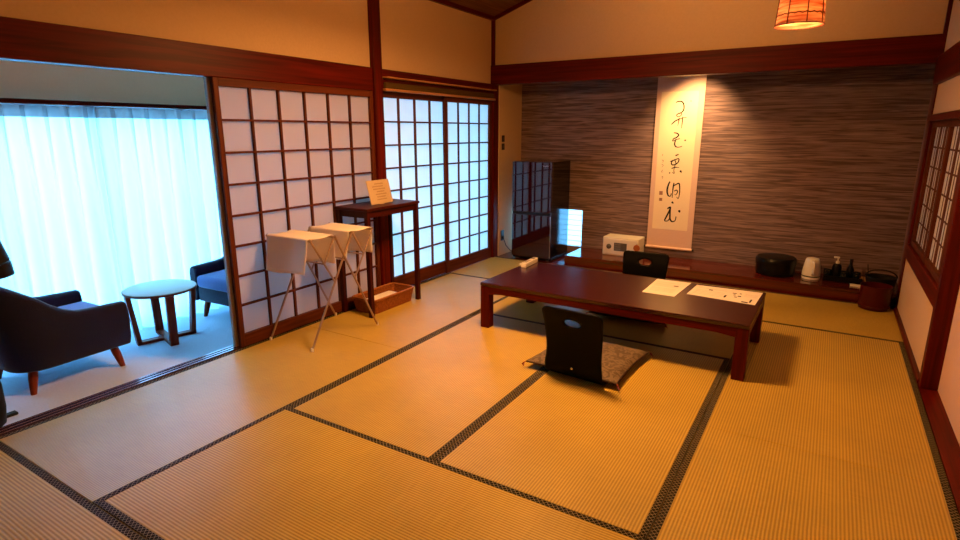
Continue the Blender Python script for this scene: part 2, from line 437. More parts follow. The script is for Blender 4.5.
# lattice window in the right wall
wr = sempty('window_2')
m = MB(); m.box(2.93, 2.96, 2.115, 2.24, .56, 1.505, bev=.002); m.box(2.93, 2.96, 3.68, 3.75, .56, 1.505, bev=.002); m.box(2.93, 2.96, 2.93, 2.99, .56, 1.505, bev=.002)
m.build('frame_stiles', SZ, wr)
m = MB(); m.box(2.93, 2.96, 2.24, 3.68, 1.46, 1.505); m.box(2.93, 2.96, 2.24, 3.68, .56, .60); m.build('frame_rails', SY, wr)
m = MB()
for a, b in ((2.24, 2.93), (2.99, 3.68)):
    for i in range(1, 6):
        y = a + (b - a) * i / 6; w = .016 if i % 2 else .085
        m.box(2.9505, 2.9527, y - w / 2, y + w / 2, .60, 1.46)
for i in range(1, 6):
    z = .60 + .86 * i / 6; m.box(2.9506, 2.9526, 2.24, 3.68, z - .006, z + .006)
m.build('lattice', SZ, wr)
MB().box(2.953, 2.955, 2.24, 3.68, .60, 1.46).build('paper', PAPER, wr)

# veranda shell and outer window
VX = -2.33
sbox('wall_left.003', PLASTER_G, VX - .08, VX, YF, 1.88, 1.64, 2.16)
sbox('wall_left.004', PLASTER_G, VX - .08, VX, YF, -1.05, -.16, 1.64)
sbox('wall_left.005', PLASTER_G, VX - .08, VX, 1.72, 1.88, -.16, 1.64)
sbox('wall_left.006', PLASTER_G, VX - .08, -1.06, 1.82, 1.88, -.16, 2.16)
sbox('ceiling.002', PLASTER_G, VX - .08, -1.03, YF, 1.88, 2.1, 2.16)
win = sempty('window_1'); m = MB()
for y in (-1.05, -.35, .30, 1.0, 1.67): m.box(VX - .05, VX - .02, y, y + .05, VZ, 1.64)
m.box(VX - .05, VX - .02, -1.05, 1.72, VZ, VZ + .05); m.box(VX - .05, VX - .02, -1.05, 1.72, 1.59, 1.64)
m.build('frame', plain('aluminium_sash', (.72, .74, .75), .4, .5, .3), win)
MB().box(VX - .037, VX - .034, -1.0, 1.67, VZ + .05, 1.59).build('glass', GLASS, win)
# outside
sbox('floor.003', SOIL, -14, -2.42, -14, 16, -.42, -.32)
sbox('floor.004', SOIL, -2.42, -1.06, 1.9, 16, -.42, -.32)
sbox('floor.005', SOIL, -1.06, 8, 4.6, 16, -.42, -.32)
sbox('ceiling.003', EAVE, -2.6, -1.05, 1.9, 4.6, 2.0, 2.05)

# ------------------------------------------------------------------ blind, curtains
r = empty('rolled_blind', (-.945, 2.84, 1.77), 'bamboo blind rolled up under the beam above the rear paper doors', 'blind')
MB().box(0, .062, -.905, .905, .092, .105, bev=.003).build('top_rail', PALEW, r)
MB().box(.004, .036, -.895, .895, .012, .062, bev=.008, seg=3).build('slats', SUDARE, r)
MB().box(0, .045, -.905, .905, -.008, .012, bev=.003).build('bottom_rail', PALEW, r)

CX = -2.226
def curtain(y0, y1, phase, label, cx):
    root = empty('sheer_curtain', (cx, (y0 + y1) / 2, VZ + .005), label, 'curtain', 0, 'sheer curtains of the veranda window')
    n = int((y1 - y0) / .0075); H = 1.70; yc = (y0 + y1) / 2
    def pos(y, t):   # t: 0 floor .. 1 top
        u = (y - y0) / .125 + phase
        fr = u - math.floor(u)
        pinch = math.exp(-((fr - .5) / .075) ** 2)
        amp = .026 + .02 * (1 - t)
        x = amp * math.sin(2 * PI * u + 1.2 * math.sin(u * .9) * (1 - t)) * (1 - .5 * t) + .045 * pinch * t ** 3 + .010 * math.sin(2 * PI * u * .37 + 3 * t)
        yy = y + .012 * math.sin(u * 2.1 + 2 * t) * (1 - t)
        return x, yy - yc
    rows = 14
    m = MB(); R = []
    for k in range(rows + 1):
        t = k / rows; R.append([(pos(y0 + (y1 - y0) * i / n, t)[0], pos(y0 + (y1 - y0) * i / n, t)[1], t * (H - .075)) for i in range(n + 1)])
    m.rings(R, closed=False); m.build('sheer_cloth', CURT, root, smooth=True)
    m = MB(); R = []
    for z in (H - .075, H):
        R.append([(pos(y0 + (y1 - y0) * i / n, 1)[0], pos(y0 + (y1 - y0) * i / n, 1)[1], z) for i in range(n + 1)])
    m.rings(R, closed=False); m.build('header_tape', CURT_H, root, smooth=True)
curtain(-1.15, .345, .2, 'white sheer curtain left of the overlap, behind the navy armchair on the left', CX - .045)
curtain(.30, 1.76, .55, 'white sheer curtain right of the overlap, behind the round side table', CX)
r = empty('curtain_rail', (CX, .30, 1.60), 'dark wooden curtain rail above the sheer veranda curtains', 'curtain rail')
MB().box(-.09, .035, -1.52, 1.50, .012, .042, bev=.003).build('rail_board', WY, r)

# ------------------------------------------------------------------ armchairs
def make_armchair(loc, rz, label):
    root = empty('armchair', loc, label, 'armchair', rz, 'navy armchairs on the veranda')
    hw, yb, yf, cr = .325, -.36, .31, .20
    path = []   # plan path with tangent normals, from right arm front round the back to left arm front
    for i in range(9): path.append((hw, yf + (yb + cr - yf) * i / 8, 1, 0, 'arm', i / 8))
    for i in range(1, 10):
        a = (PI / 2) * i / 9; path.append((hw - cr + cr * math.cos(a), yb + cr - cr * math.sin(a), math.cos(a), -math.sin(a), 'cor', i / 9))
    half = path[:]
    mid = [(x, yb, 0, -1, 'back', 0) for x in (.06, -.06)]
    left = [(-x, y, -nx, ny, k, f) for x, y, nx, ny, k, f in half[::-1]]
    full = half + mid + left
    rings = []
    for x, y, nx, ny, k, f in full:
        if k == 'arm':
            top = .445 + .02 * f + .13 * max(0, (f - .55) / .45) ** 1.8
        elif k == 'cor': top = .595 + .125 * (1 - (1 - f) ** 1.6)
        else: top = .722
        lean = .055 * max(0, (top - .40) / .32)
        bot = .145
        th = .085 if k == 'arm' else .095
        ins = .035
        def P(d, z, l=0): return (x - nx * d + nx * 0, y - ny * d + (-l if True else 0) * (1 if ny < 0 or k != 'arm' else 1), z)
        prof = [(ins, bot), (.012, bot + .06), (0, bot + .17), (0, top - .05), (.012, top - .012), (.035, top), (th - .03, top), (th - .008, top - .012), (th, top - .05), (th, bot + .17), (th, bot + .02)]
        rings.append([(x - nx * d, y - ny * d - lean * (z - .3) / .42 if z > .3 else y - ny * d, z) for d, z in prof])
    m = MB(); m.rings(rings)
    m.build('shell', FABRIC, root, smooth=True, bev=.012)
    m = MB(); m.box(-.25, .25, -.28, .30, .15, .285, bev=.02, seg=2); m.build('seat_base', FABRIC, root, smooth=True)
    m = MB(); m.box(-.238, .238, -.265, .318, .272, .375, bev=.035, seg=4)
    for v in m.bm.verts:
        if v.co.z > .33: v.co.z += .022 * (1 - (v.co.x / .24) ** 2) * (1 - (v.co.y / .32) ** 2)
    m.build('seat_cushion', CUSH, root, smooth=True)
    for sx, sy in ((1, 1), (-1, 1), (1, -1), (-1, -1)):
        tx = .205 if sy < 0 else .235; ty = .215 if sy > 0 else -.225
        bx = tx + .022; by = ty + (.035 if sy > 0 else -.03)
        m = MB()
        m.rings([[(sx * (tx + (bx - tx) * t) + r_ * math.cos(a), ty + (by - ty) * t + r_ * math.sin(a), .17 * (1 - t)) for a in (2 * PI * j / 14 for j in range(14))]
                 for t, r_ in ((0, .024), (.45, .026), (.8, .020), (1, .016))])
        m.build('leg', LEGW, root, smooth=True)
    return root
ch = make_armchair((-1.84, -.325, VZ), .045, 'dark navy armchair seen from its side at the left edge')
dup(ch, (-1.845, 1.125, VZ), PI + .05, 'navy armchair half hidden behind the paper door, right of the round table')

# round side table
r = empty('side_table', (-1.845, .385, VZ), 'round side table with crossed wooden frame legs by the curtains', 'side table', math.radians(-15))
TT, TR_ = .405, .247
MB().lathe([(TR_ - .012, TT - .022), (TR_, TT - .018), (TR_, TT - .005), (TR_ - .003, TT - .003)], 48).build('rim', LEGW, r, smooth=True)
MB().lathe([(TR_ - .006, TT - .006), (TR_ - .006, TT), (TR_ - .008, TT + .001)], 48).build('table_top', TOPT, r, smooth=True)
def trap(ax):
    m = MB(); w = .02
    tx, bx = .222, .185
    def seg(p, q, ww):
        p, q = Vector(p), Vector(q); d = (q - p).normalized(); n = Vector((-d.y, d.x)) * ww / 2
        pts = [p + n, q + n, q - n, p - n]
        m.prism([(v.x, v.y) for v in pts], ax, -.028, .028)
    seg((-tx, TT - .022), (-bx, .0), .032); seg((tx, TT - .022), (bx, .0), .032)
    seg((-bx - .008, .0115), (bx + .008, .0115), .022) if ax == 'x' else seg((-bx - .008, .0115), (bx + .008, .0115), .0225)
    return m.build('leg_frame', LEGW, r)
trap('x'); trap('y')

# coat stand at the left edge
r = empty('coat_stand', (-1.40, -.92, VZ), 'black coat stand with flat foot at the left edge of the veranda', 'coat stand')
m = MB(); m.box(-.02, .02, -.17, .195, 0, .018, bev=.004); m.box(-.16, .20, -.02, .02, 0, .018, bev=.004); m.build('foot', BLACKM, r)
MB().tube([(0, 0, .016), (0, 0, 1.3)], .014).build('pole', BLACKM, r, smooth=True)
MB().tube([(0, -.2, 1.27), (0, -.1, 1.3), (0, 0, 1.305), (0, .1, 1.3), (0, .2, 1.27)], .012).build('hanger_arm', BLACKM, r, smooth=True)
m = MB(); rings = []
for z, hy, hx in ((.78, .16, .06), (.80, .20, .085), (.95, .215, .09), (1.15, .20, .085), (1.30, .17, .07), (1.345, .10, .045)):
    rings.append([(hx * math.cos(a) * (1 + .12 * math.sin(5 * a + z * 9)), hy * math.sin(a) * (1 + .05 * math.sin(7 * a)), z) for a in (2 * PI * j / 36 for j in range(36))])
m.rings(rings)
m.tube([(0, .13, 1.26), (.01, .19, 1.10), (.015, .215, .96), (.015, .24, .86)], .06, 14, .058)
m.tube([(.015, .235, .855), (.015, .245, .785)], .064, 14, .060)
j = m.build('jacket', BLACKM, None, (-1.40, -.92, VZ + .0), smooth=True)
tag(j, 'black jacket hanging on the coat stand at the left edge', 'jacket')
m = MB(); rings = []
for z, k in ((0, .7), (.03, .92), (.12, 1.0), (.24, 1.0), (.33, .9), (.39, .68), (.41, .35)):
    rings.append([(.11 * k * math.copysign(abs(math.cos(a)) ** .6, math.cos(a)), .145 * k * math.copysign(abs(math.sin(a)) ** .6, math.sin(a)), z) for a in (2 * PI * j_ / 32 for j_ in range(32))])
m.rings(rings)
b = empty('bag', (-1.285, -.952, VZ + .018), 'black bag standing at the foot of the coat stand at the left edge', 'bag')
m.build('bag_body', BLACKM, b, smooth=True)
MB().tube([(-.02 - .09, -.04, .37), (-.11, -.03, .44), (-.11, .03, .44), (-.11, .04, .37)], .008, 8).build('handle', BLACKM, b, smooth=True)

# ------------------------------------------------------------------ folding towel rack
r = empty('towel_rack', (-.715, .93, 0), 'folding metal towel rack with crossed legs in front of the front paper door', 'towel rack')
def PT(y, z, x): return (x + .715, y - .93, z)
ys = dict(P1=.66, P2=.862, P3=1.037, P4=1.238)
for x in (-.497, -.915):
    n = 'leg'
    o = .006 if x > -.7 else -.006
    MB().tube([PT(.609, .006, x), PT(1.037, .75, x)], .0075).build('leg', STEEL, r, smooth=True)
    MB().tube([PT(1.243, .006, x + o * 2), PT(.862, .75, x + o * 2)], .0075).build('leg', STEEL, r, smooth=True)
    MB().tube([PT(.655, .752, x), PT(.855, .425, x)], .0065).build('support_arm', STEEL, r, smooth=True)
    MB().tube([PT(1.243, .752, x + o * 2), PT(1.032, .42, x + o * 2)], .0065).build('support_arm', STEEL, r, smooth=True)
    MB().tube([PT(.862, .745, x + o), PT(.762, .575, x + o)], .0065).build('support_arm', STEEL, r, smooth=True)
    MB().tube([PT(1.037, .745, x + o), PT(1.138, .575, x + o)], .0065).build('support_arm', STEEL, r, smooth=True)
    for y in (.609, 1.243):
        MB().lathe([(.009, 0), (.010, .012), (.009, .022)], 12, PT(y, 0, x + (o * 2 if y > 1 else 0))).build('foot_cap', WHITEP, r, smooth=True)
for y in (.66, .862, 1.037, 1.238):
    MB().tube([PT(y, .742, -.925), PT(y, .742, -.487)], .0075).build('hanging_bar', STEEL, r, smooth=True)
for y, z in ((.762, .572), (1.138, .572), (.948, .575)):
    MB().tube([PT(y, z, -.92), PT(y, z, -.495)], .005).build('cross_bar', STEEL, r, smooth=True)

def towel(ya, yb, fl, bl, label):
    """cloth hung over two bars: front drop, flat top, rear drop"""
    prof = []
    for i in range(8): prof.append((ya - .014 - .035 * (1 - i / 8) ** 1.3, .742 - fl + fl * i / 8))
    for i in range(5):
        a = PI - i * PI / 8; prof.append((ya + .013 * math.cos(a), .742 + .012 * math.sin(a)))
    for i in range(1, 8): prof.append((ya + (yb - ya) * i / 8, .754 - .008 * math.sin(PI * i / 8)))
    for i in range(5):
        a = PI / 2 - i * PI / 8; prof.append((yb + .013 * math.cos(a), .742 + .012 * math.sin(a)))
    for i in range(1, 9): prof.append((yb + .014 + .012 * i / 8, .742 - bl * i / 8))
    m = MB(); R = []; N = 22
    for k in range(N + 1):
        x = -.905 + (.905 - .512) * k / N
        R.append([(x + .715, y - .93 + .006 * math.sin(x * 23 + z * 7) * min(1, max(0, (.73 - z) * 6)), z + (.008 * math.sin(x * 9) * (1 if z < .74 else 0) * (.742 - z) / fl)) for y, z in prof])
    m.rings(R, closed=False)
    o = m.build('towel', TOWEL, None, (-.715, .93, 0), smooth=True, solid=.004)
    tag(o, label, 'towel', 'white towels on the folding rack')
towel(.66, .862, .225, .20, 'white towel over the left pair of rack bars, nearer the veranda opening')
towel(1.037, 1.238, .20, .19, 'white towel over the right pair of rack bars, next to the dark stand')

# ------------------------------------------------------------------ side stand with sign and basket
r = empty('side_stand', (-.79, 1.655, 0), 'tall dark wooden side stand between the paper doors', 'stand')
a, b = .165, .315; H = .865
MB().box(-a - .008, a + .008, -b - .01, b + .01, H - .022, H, bev=.004).build('stand_top', STANDW, r)
m = MB()
m.box(-a + .01, a - .01, -b + .012, -b + .028, H - .075, H - .022); m.box(-a + .01, a - .01, b - .028, b - .012, H - .075, H - .022)
m.box(-a + .012, -a + .028, -b + .01, b - .01, H - .075, H - .022); m.box(a - .028, a - .012, -b + .01, b - .01, H - .075, H - .022)
m.build('apron', STANDW, r)
for sx in (-1, 1):
    for sy in (-1, 1):
        MB().box(sx * a - (.036 if sx > 0 else 0), sx * a + (.036 if sx < 0 else 0), sy * b - (.036 if sy > 0 else 0), sy * b + (.036 if sy < 0 else 0), 0, H - .022, bev=.002).build('leg', STANDW, r)
# sign card standing on it
r = empty('sign_card', (-.745, 1.655, H), 'pale yellow notice card standing on the dark side stand', 'sign', math.radians(4))
tilt = Matrix.Rotation(math.radians(-14), 4, 'Y')
MB().box(-.003, .003, -.142, .142, 0.004, .195, bev=.001, mtx=tilt).build('card', CARDY, r)
m = MB()
for i, (w0, w1) in enumerate(((-.05, .05), (-.085, .05), (-.08, .07), (-.04, .045), (-.06, .07), (-.05, .05), (-.055, .06))):
    z = .165 - i * .021
    x = w0
    while x < w1:
        m.box(.0034, .0038, x, x + .010, z - .004, z + .004, mtx=tilt); x += .014
m.build('printed_lines', plain('brown_print', (.58, .47, .35), .8), r)
MB().box(-.05, .003, -.02, .02, 0, .006, bev=.001).build('easel_foot', CARDY, r)
# wicker basket
r = empty('wicker_basket', (-.776, 1.66, 0), 'brown wicker basket on the floor under the dark side stand', 'basket')
def rr(hx, hy, rad, z, n=6):
    out = []
    for cx, cy, a0 in ((hx - rad, hy - rad, 0), (-hx + rad, hy - rad, PI / 2), (-hx + rad, -hy + rad, PI), (hx - rad, -hy + rad, 1.5 * PI)):
        for i in range(n + 1):
            t = a0 + PI / 2 * i / n; out.append((cx + rad * math.cos(t), cy + rad * math.sin(t), z))
    return out
m = MB(); m.rings([rr(.11, .24, .03, 0), rr(.128, .262, .035, .115), rr(.122, .256, .03, .115), rr(.104, .234, .025, .012)]); m.build('woven_tray', WICKER, r, smooth=True)
MB().tube(rr(.126, .260, .034, .118), .009, 8, closed=True).build('rim', grainy('rim_cane', (.55, .33, .17), (.68, .44, .25), (40, 40, 40), .4), r, smooth=True)
m = MB(); m.box(-.075, .085, -.20, .12, .0, .085, bev=.02, seg=3)
o = m.build('folded_cloth', SHEETP, None, (-.753, 1.66, .014), smooth=True); tag(o, 'folded white cloth lying inside the wicker basket', 'cloth')

# ------------------------------------------------------------------ low table
r = empty('low_table', (1.121, 2.015, 0), 'long low dark red-brown wooden table on the tatami', 'table', math.radians(-.5))
a, b = .914, .405
MB().box(-a, a, -b, b, .322, .35, bev=.006, seg=2).build('table_top', TABLEX, r)
def apron(u0, u1, fx):
    n = 16; top = [(u1, .322), (u0, .322)]; low = []
    for i in range(n + 1):
        u = u0 + (u1 - u0) * i / n; e = min(u - u0, u1 - u) / .06
        low.append((u, .275 - .012 * max(0, 1 - e) ** 2))
    return low + top
m = MB()
for s_ in (-1, 1):
    m.prism(apron(-a + .07, a - .07, 0), 'y', s_ * (b - .004), s_ * (b - .03)); m.prism(apron(-b + .07, b - .07, 0), 'x', s_ * (a - .004), s_ * (a - .03))
m.build('apron', WX, r)
for sx in (-1, 1):
    for sy in (-1, 1):
        MB().box(min(sx * (a - .002), sx * (a - .074)), max(sx * (a - .002), sx * (a - .074)), min(sy * (b - .002), sy * (b - .074)), max(sy * (b - .002), sy * (b - .074)), 0, .322, bev=.005, seg=2).build('leg', WZ, r)
def flat_sheet(pts, z, name, label, marks, group=None):
    c = Vector((sum(p[0] for p in pts) / 4, sum(p[1] for p in pts) / 4))
    r = empty(name, (c.x, c.y, z), label, 'paper', 0, group)
    q = [(p[0] - c.x, p[1] - c.y) for p in pts]
    MB().prism(q, 'z', .0003, .0018).build('sheet', SHEETP, r)
    e0, e1 = Vector(q[1]) - Vector(q[0]), Vector(q[3]) - Vector(q[0])
    for nm, mt, rects in marks:
        for u0, u1, v0, v1 in rects:
            f = lambda u, v: Vector(q[0]) + e0 * u + e1 * v
            MB().prism([tuple(f(u0, v0)), tuple(f(u1, v0)), tuple(f(u1, v1)), tuple(f(u0, v1))], 'z', .0019, .0023).build(nm, mt, r)
    return r
lines = [(.12, .88, v, v + .012) for v in (.2, .27, .34, .41, .55, .62, .69, .8)]
flat_sheet([(1.303, 1.976), (1.521, 1.972), (1.545, 2.395), (1.30, 2.388)], .35, 'notice_sheet', 'blank-looking white notice sheet on the table, left of the two papers',
           [('text_line', plain('pale_print', (.82, .76, .70), .8), lines), ('dark_caption', INKG, [(.72, .86, .62, .68)])])
flat_sheet([(1.578, 2.087), (2.007, 2.045), (2.021, 2.382), (1.591, 2.366)], .35, 'map_sheet', 'long white printed sheet with dark blots at the right end of the table',
           [('dark_blot', INK, [(.24, .30, .66, .74), (.52, .55, .22, .44), (.60, .66, .70, .76), (.63, .66, .55, .62), (.66, .70, .38, .44), (.70, .75, .48, .56), (.70, .73, .74, .80), (.90, .925, .12, .40), (.80, .89, .05, .13)]),
            ('text_line', plain('pale_print_grey', (.74, .68, .64), .8), [(.06, .5, v, v + .015) for v in (.2, .32, .44, .56, .8)] + [(.78, .97, v, v + .015) for v in (.6, .7, .8)])])
r = empty('remote_control', (.265, 2.31, .35), 'white remote control lying on the far left corner of the low table', 'remote control', math.radians(3))
MB().box(-.024, .024, -.125, .125, 0, .040, bev=.006, seg=2).build('casing', WHITEP, r)
MB().box(-.016, .016, .045, .105, .040, .0405).build('display', GREYP, r)
m = MB()
for i in range(4): m.box(-.014, -.002, -.10 + i * .03, -.085 + i * .03, .040, .0415); m.box(.002, .014, -.10 + i * .03, -.085 + i * .03, .040, .0415)
m.build('buttons', GREYP, r)
MB().box(-.075, -.024, -.055, -.012, 0, .012, bev=.003).build('strap_tab', WHITEP, r)

# ------------------------------------------------------------------ floor chairs and cushions
def bent_ply(m, prof, half, hole, th=.011):
    """prof: list of (y,z,halfwidth); grid with an oval hand hole"""
    L = [0]
    for a_, b_ in zip(prof, prof[1:]): L.append(L[-1] + math.hypot(b_[0] - a_[0], b_[1] - a_[1]))
    tot = L[-1]
    def at(s_):
        s_ = max(0, min(tot, s_))
        for i in range(len(L) - 1):
            if s_ <= L[i + 1] + 1e-9:
                t = (s_ - L[i]) / (L[i + 1] - L[i]); return [prof[i][k] + (prof[i + 1][k] - prof[i][k]) * t for k in range(3)]
        return prof[-1]
    hs = tot - .085; hr_s, hr_u = .026, .052
    nu, ns = 28, 90; V = {}
    def vert(i, j):
        s_ = tot * j / ns; y, z, h = at(s_); u = -1 + 2 * i / nu
        x = u * h
        # round the top corners
        e = (tot - s_)
        if e < .03: x = u * (h - .03 + math.sqrt(max(0, .03 ** 2 - (.03 - e) ** 2)))
        return x, y, z, s_
    for i in range(nu + 1):
        for j in range(ns + 1): V[i, j] = vert(i, j)
    bmv = {}
    def gv(i, j):
        if (i, j) not in bmv: bmv[i, j] = m.bm.verts.new(V[i, j][:3])
        return bmv[i, j]
    for i in range(nu):
        for j in range(ns):
            cx = sum(V[i + a_, j + b_][0] for a_ in (0, 1) for b_ in (0, 1)) / 4; cs = sum(V[i + a_, j + b_][3] for a_ in (0, 1) for b_ in (0, 1)) / 4
            if hole and (cx / hr_u) ** 2 + ((cs - hs) / hr_s) ** 2 < 1: continue
            m.bm.faces.new((gv(i, j), gv(i + 1, j), gv(i + 1, j + 1), gv(i, j + 1)))
    # pull the hole's rim on to the oval
    for v in list(bmv):
        vv = bmv[v]
        if any(len(e.link_faces) == 1 for e in vv.link_edges):
            x, y, z, s_ = V[v]; d = math.hypot(x / hr_u, (s_ - hs) / hr_s)
            if .4 < d < 1.6:
                nx, ns_ = x / d, hs + (s_ - hs) / d; y, z, h = at(ns_); vv.co = (nx, y, z)
    return m
def make_zaisu(loc, rz, label):
    root = empty('floor_chair', loc, label, 'floor chair', rz, 'black legless chairs at the low table')
    prof = [(.40, .012, .17), (.30, .012, .18), (.10, .012, .186), (.045, .014, .187), (.015, .024, .187), (-.004, .05, .186), (-.010, .09, .184), (-.008, .14, .178), (-.008, .20, .176), (-.014, .27, .180), (-.028, .345, .186), (-.046, .41, .190), (-.056, .448, .190)]
    # smooth the profile
    P = [Vector(p) for p in prof]; Q = []
    for i in range(len(P) - 1):
        p0, p1, p2, p3 = P[max(i - 1, 0)], P[i], P[i + 1], P[min(i + 2, len(P) - 1)]
        for k in range(5):
            t = k / 5; Q.append(tuple(.5 * ((2 * p1) + (p2 - p0) * t + (2 * p0 - 5 * p1 + 4 * p2 - p3) * t * t + (3 * p1 - p0 - 3 * p2 + p3) * t ** 3)))
    Q.append(tuple(P[-1]))
    m = bent_ply(MB(), Q, .18, True); m.build('bent_shell', PLY, root, smooth=True, solid=.011)
    MB().lathe([(.008, 0), (.0075, .003), (.004, .004)], 16).xf(Matrix.Translation((.0, -.019, .085)) @ Matrix.Rotation(PI / 2, 4, 'X')).build('stud', CHROME, root, smooth=True)
    return root
def make_zabuton(loc, rz, label):
    root = empty('floor_cushion', loc, label, 'cushion', rz, 'brown square floor cushions')
    N = 24; hx, hy = .292, .282; m = MB(); top, bot = [], []
    def sh(u, v, s_):
        k = (1 - u ** 4) * (1 - v ** 4)
        x = hx * u * (1 - .06 * (1 - v * v) * abs(u) ** 6); y = hy * v * (1 - .06 * (1 - u * u) * abs(v) ** 6)
        return x, y, .026 + s_ * (.004 + .032 * k ** .5)
    for s_ in (1, -1):
        G = [[m.bm.verts.new(sh(-1 + 2 * i / N, -1 + 2 * j / N, s_)) for i in range(N + 1)] for j in range(N + 1)]
        for j in range(N):
            for i in range(N):
                f = (G[j][i], G[j][i + 1], G[j + 1][i + 1], G[j + 1][i]); m.bm.faces.new(f if s_ > 0 else f[::-1])
        (top if s_ > 0 else bot).append(G)
    m.build('cover', ZAB, root, smooth=True)
    ring = []
    for k in range(4 * N):
        q, i = divmod(k, N); t = -1 + 2 * i / N
        u, v = ((t, -1), (1, t), (-t, 1), (-1, -t))[q]; x, y, z = sh(u, v, 0); ring.append((x, y, z))
    MB().tube(ring, .0055, 8, closed=True).build('piping', ZABE, root, smooth=True)
    for sx in (-1, 1):
        for sy in (-1, 1):
            m = MB(); 
            for k in range(5):
                d = (k - 2) * .006
                m.tube([(sx * hx, sy * hy, .026), (sx * (hx + .012), sy * (hy + .010) + d * .4, .022), (sx * (hx + .018) + d, sy * (hy + .016) - d, .004)], .0025, 6)
            m.build('tassel', TASSEL, root, smooth=True)
    return root
zc = make_zaisu((1.168, 1.095, .0), math.radians(-5), 'black legless floor chair with its back to the viewer, near side of the table')
zb = make_zabuton((1.150, 1.395, .016), math.radians(-2.5), 'brown patterned floor cushion on the near black floor chair')
dup(zc, (1.085, 2.80, .0), PI + math.radians(2), 'black legless floor chair on the far side of the table facing the viewer')
dup(zb, (1.10, 2.56, .016), math.radians(2), 'brown floor cushion on the far floor chair, half under the table')

# ------------------------------------------------------------------ refrigerator
r = empty('refrigerator', (-.25, 3.84, 0), 'black two-door refrigerator with glossy maroon doors in the alcove corner', 'refrigerator', math.radians(.5))
fw, fd, fh = .48, .52, 1.11
MB().box(-fw, 0, .035, fd, .035, fh, bev=.006, seg=2).build('body', FRIDGE_B, r)
MB().box(-fw, 0, .04, fd - .02, .012, .035).build('plinth', BLACKM, r)
du = MB().box(-fw, 0, 0, .033, .555, fh - .002, bev=.004, seg=2).build('door', FRIDGE_D, r)
dl = MB().box(-fw, 0, 0, .033, .04, .525, bev=.004, seg=2).build('door', FRIDGE_D, r)
MB().box(-fw + .004, -.004, .006, .033, .526, .554).build('grip_channel', BLACKM, r)
MB().box(-.0035, .0015, -.0015, .006, .05, .52).build('edge_strip', CHROME, dl)
m = MB()
x = -.105
for w_ in (.010, .004, .009, .010, .010, .004):      # small silver lettering as raised strokes
    m.box(x, x + w_ * .35, -.0012, 0, 1.062, 1.074); m.box(x, x + w_, -.0012, 0, 1.066, 1.069); x += w_ + .004
m.build('badge', CHROME, du)
for x in (-fw + .05, -.05):
    MB().lathe([(.018, 0), (.018, .012)], 14, (x, .06, 0)).build('foot', GREYP, r, smooth=True)
    MB().lathe([(.018, 0), (.018, .012)], 14, (x, fd - .06, 0)).build('foot', GREYP, r, smooth=True)
MB().tube([(-fw + .06, fd - .02, .30), (-fw - .02, fd - .06, .12), (-fw - .07, fd - .2, .03), (-fw - .10, fd - .36, .05), (-fw - .135, fd - .41, .12), (-fw - .163, fd - .415, .2)], .004, 6).build('power_cord', BLACKM, r, smooth=True)
# outlet and switches on the alcove's side wall
r = empty('power_outlet', (-.92, 3.945, .235), 'dark wall outlet low on the alcove side wall left of the refrigerator', 'outlet')
MB().box(0, .007, -.035, .035, -.06, .06, bev=.002).build('plate', BRASSD, r)
MB().box(.007, .02, -.016, .016, -.04, -.008, bev=.002).build('plug', BLACKM, r)
r = empty('light_switch', (-.92, 3.945, 1.31), 'pair of dark switch plates high on the alcove side wall beside the door post', 'switch')
for z in (-.045, .045):
    q = MB().box(0, .008, -.03, .03, z - .036, z + .036, bev=.002).build('switch_plate', BRASSD, r)
    MB().box(.008, .011, -.010, .010, z - .016, z + .016, bev=.001).build('rocker', GREYP, q)

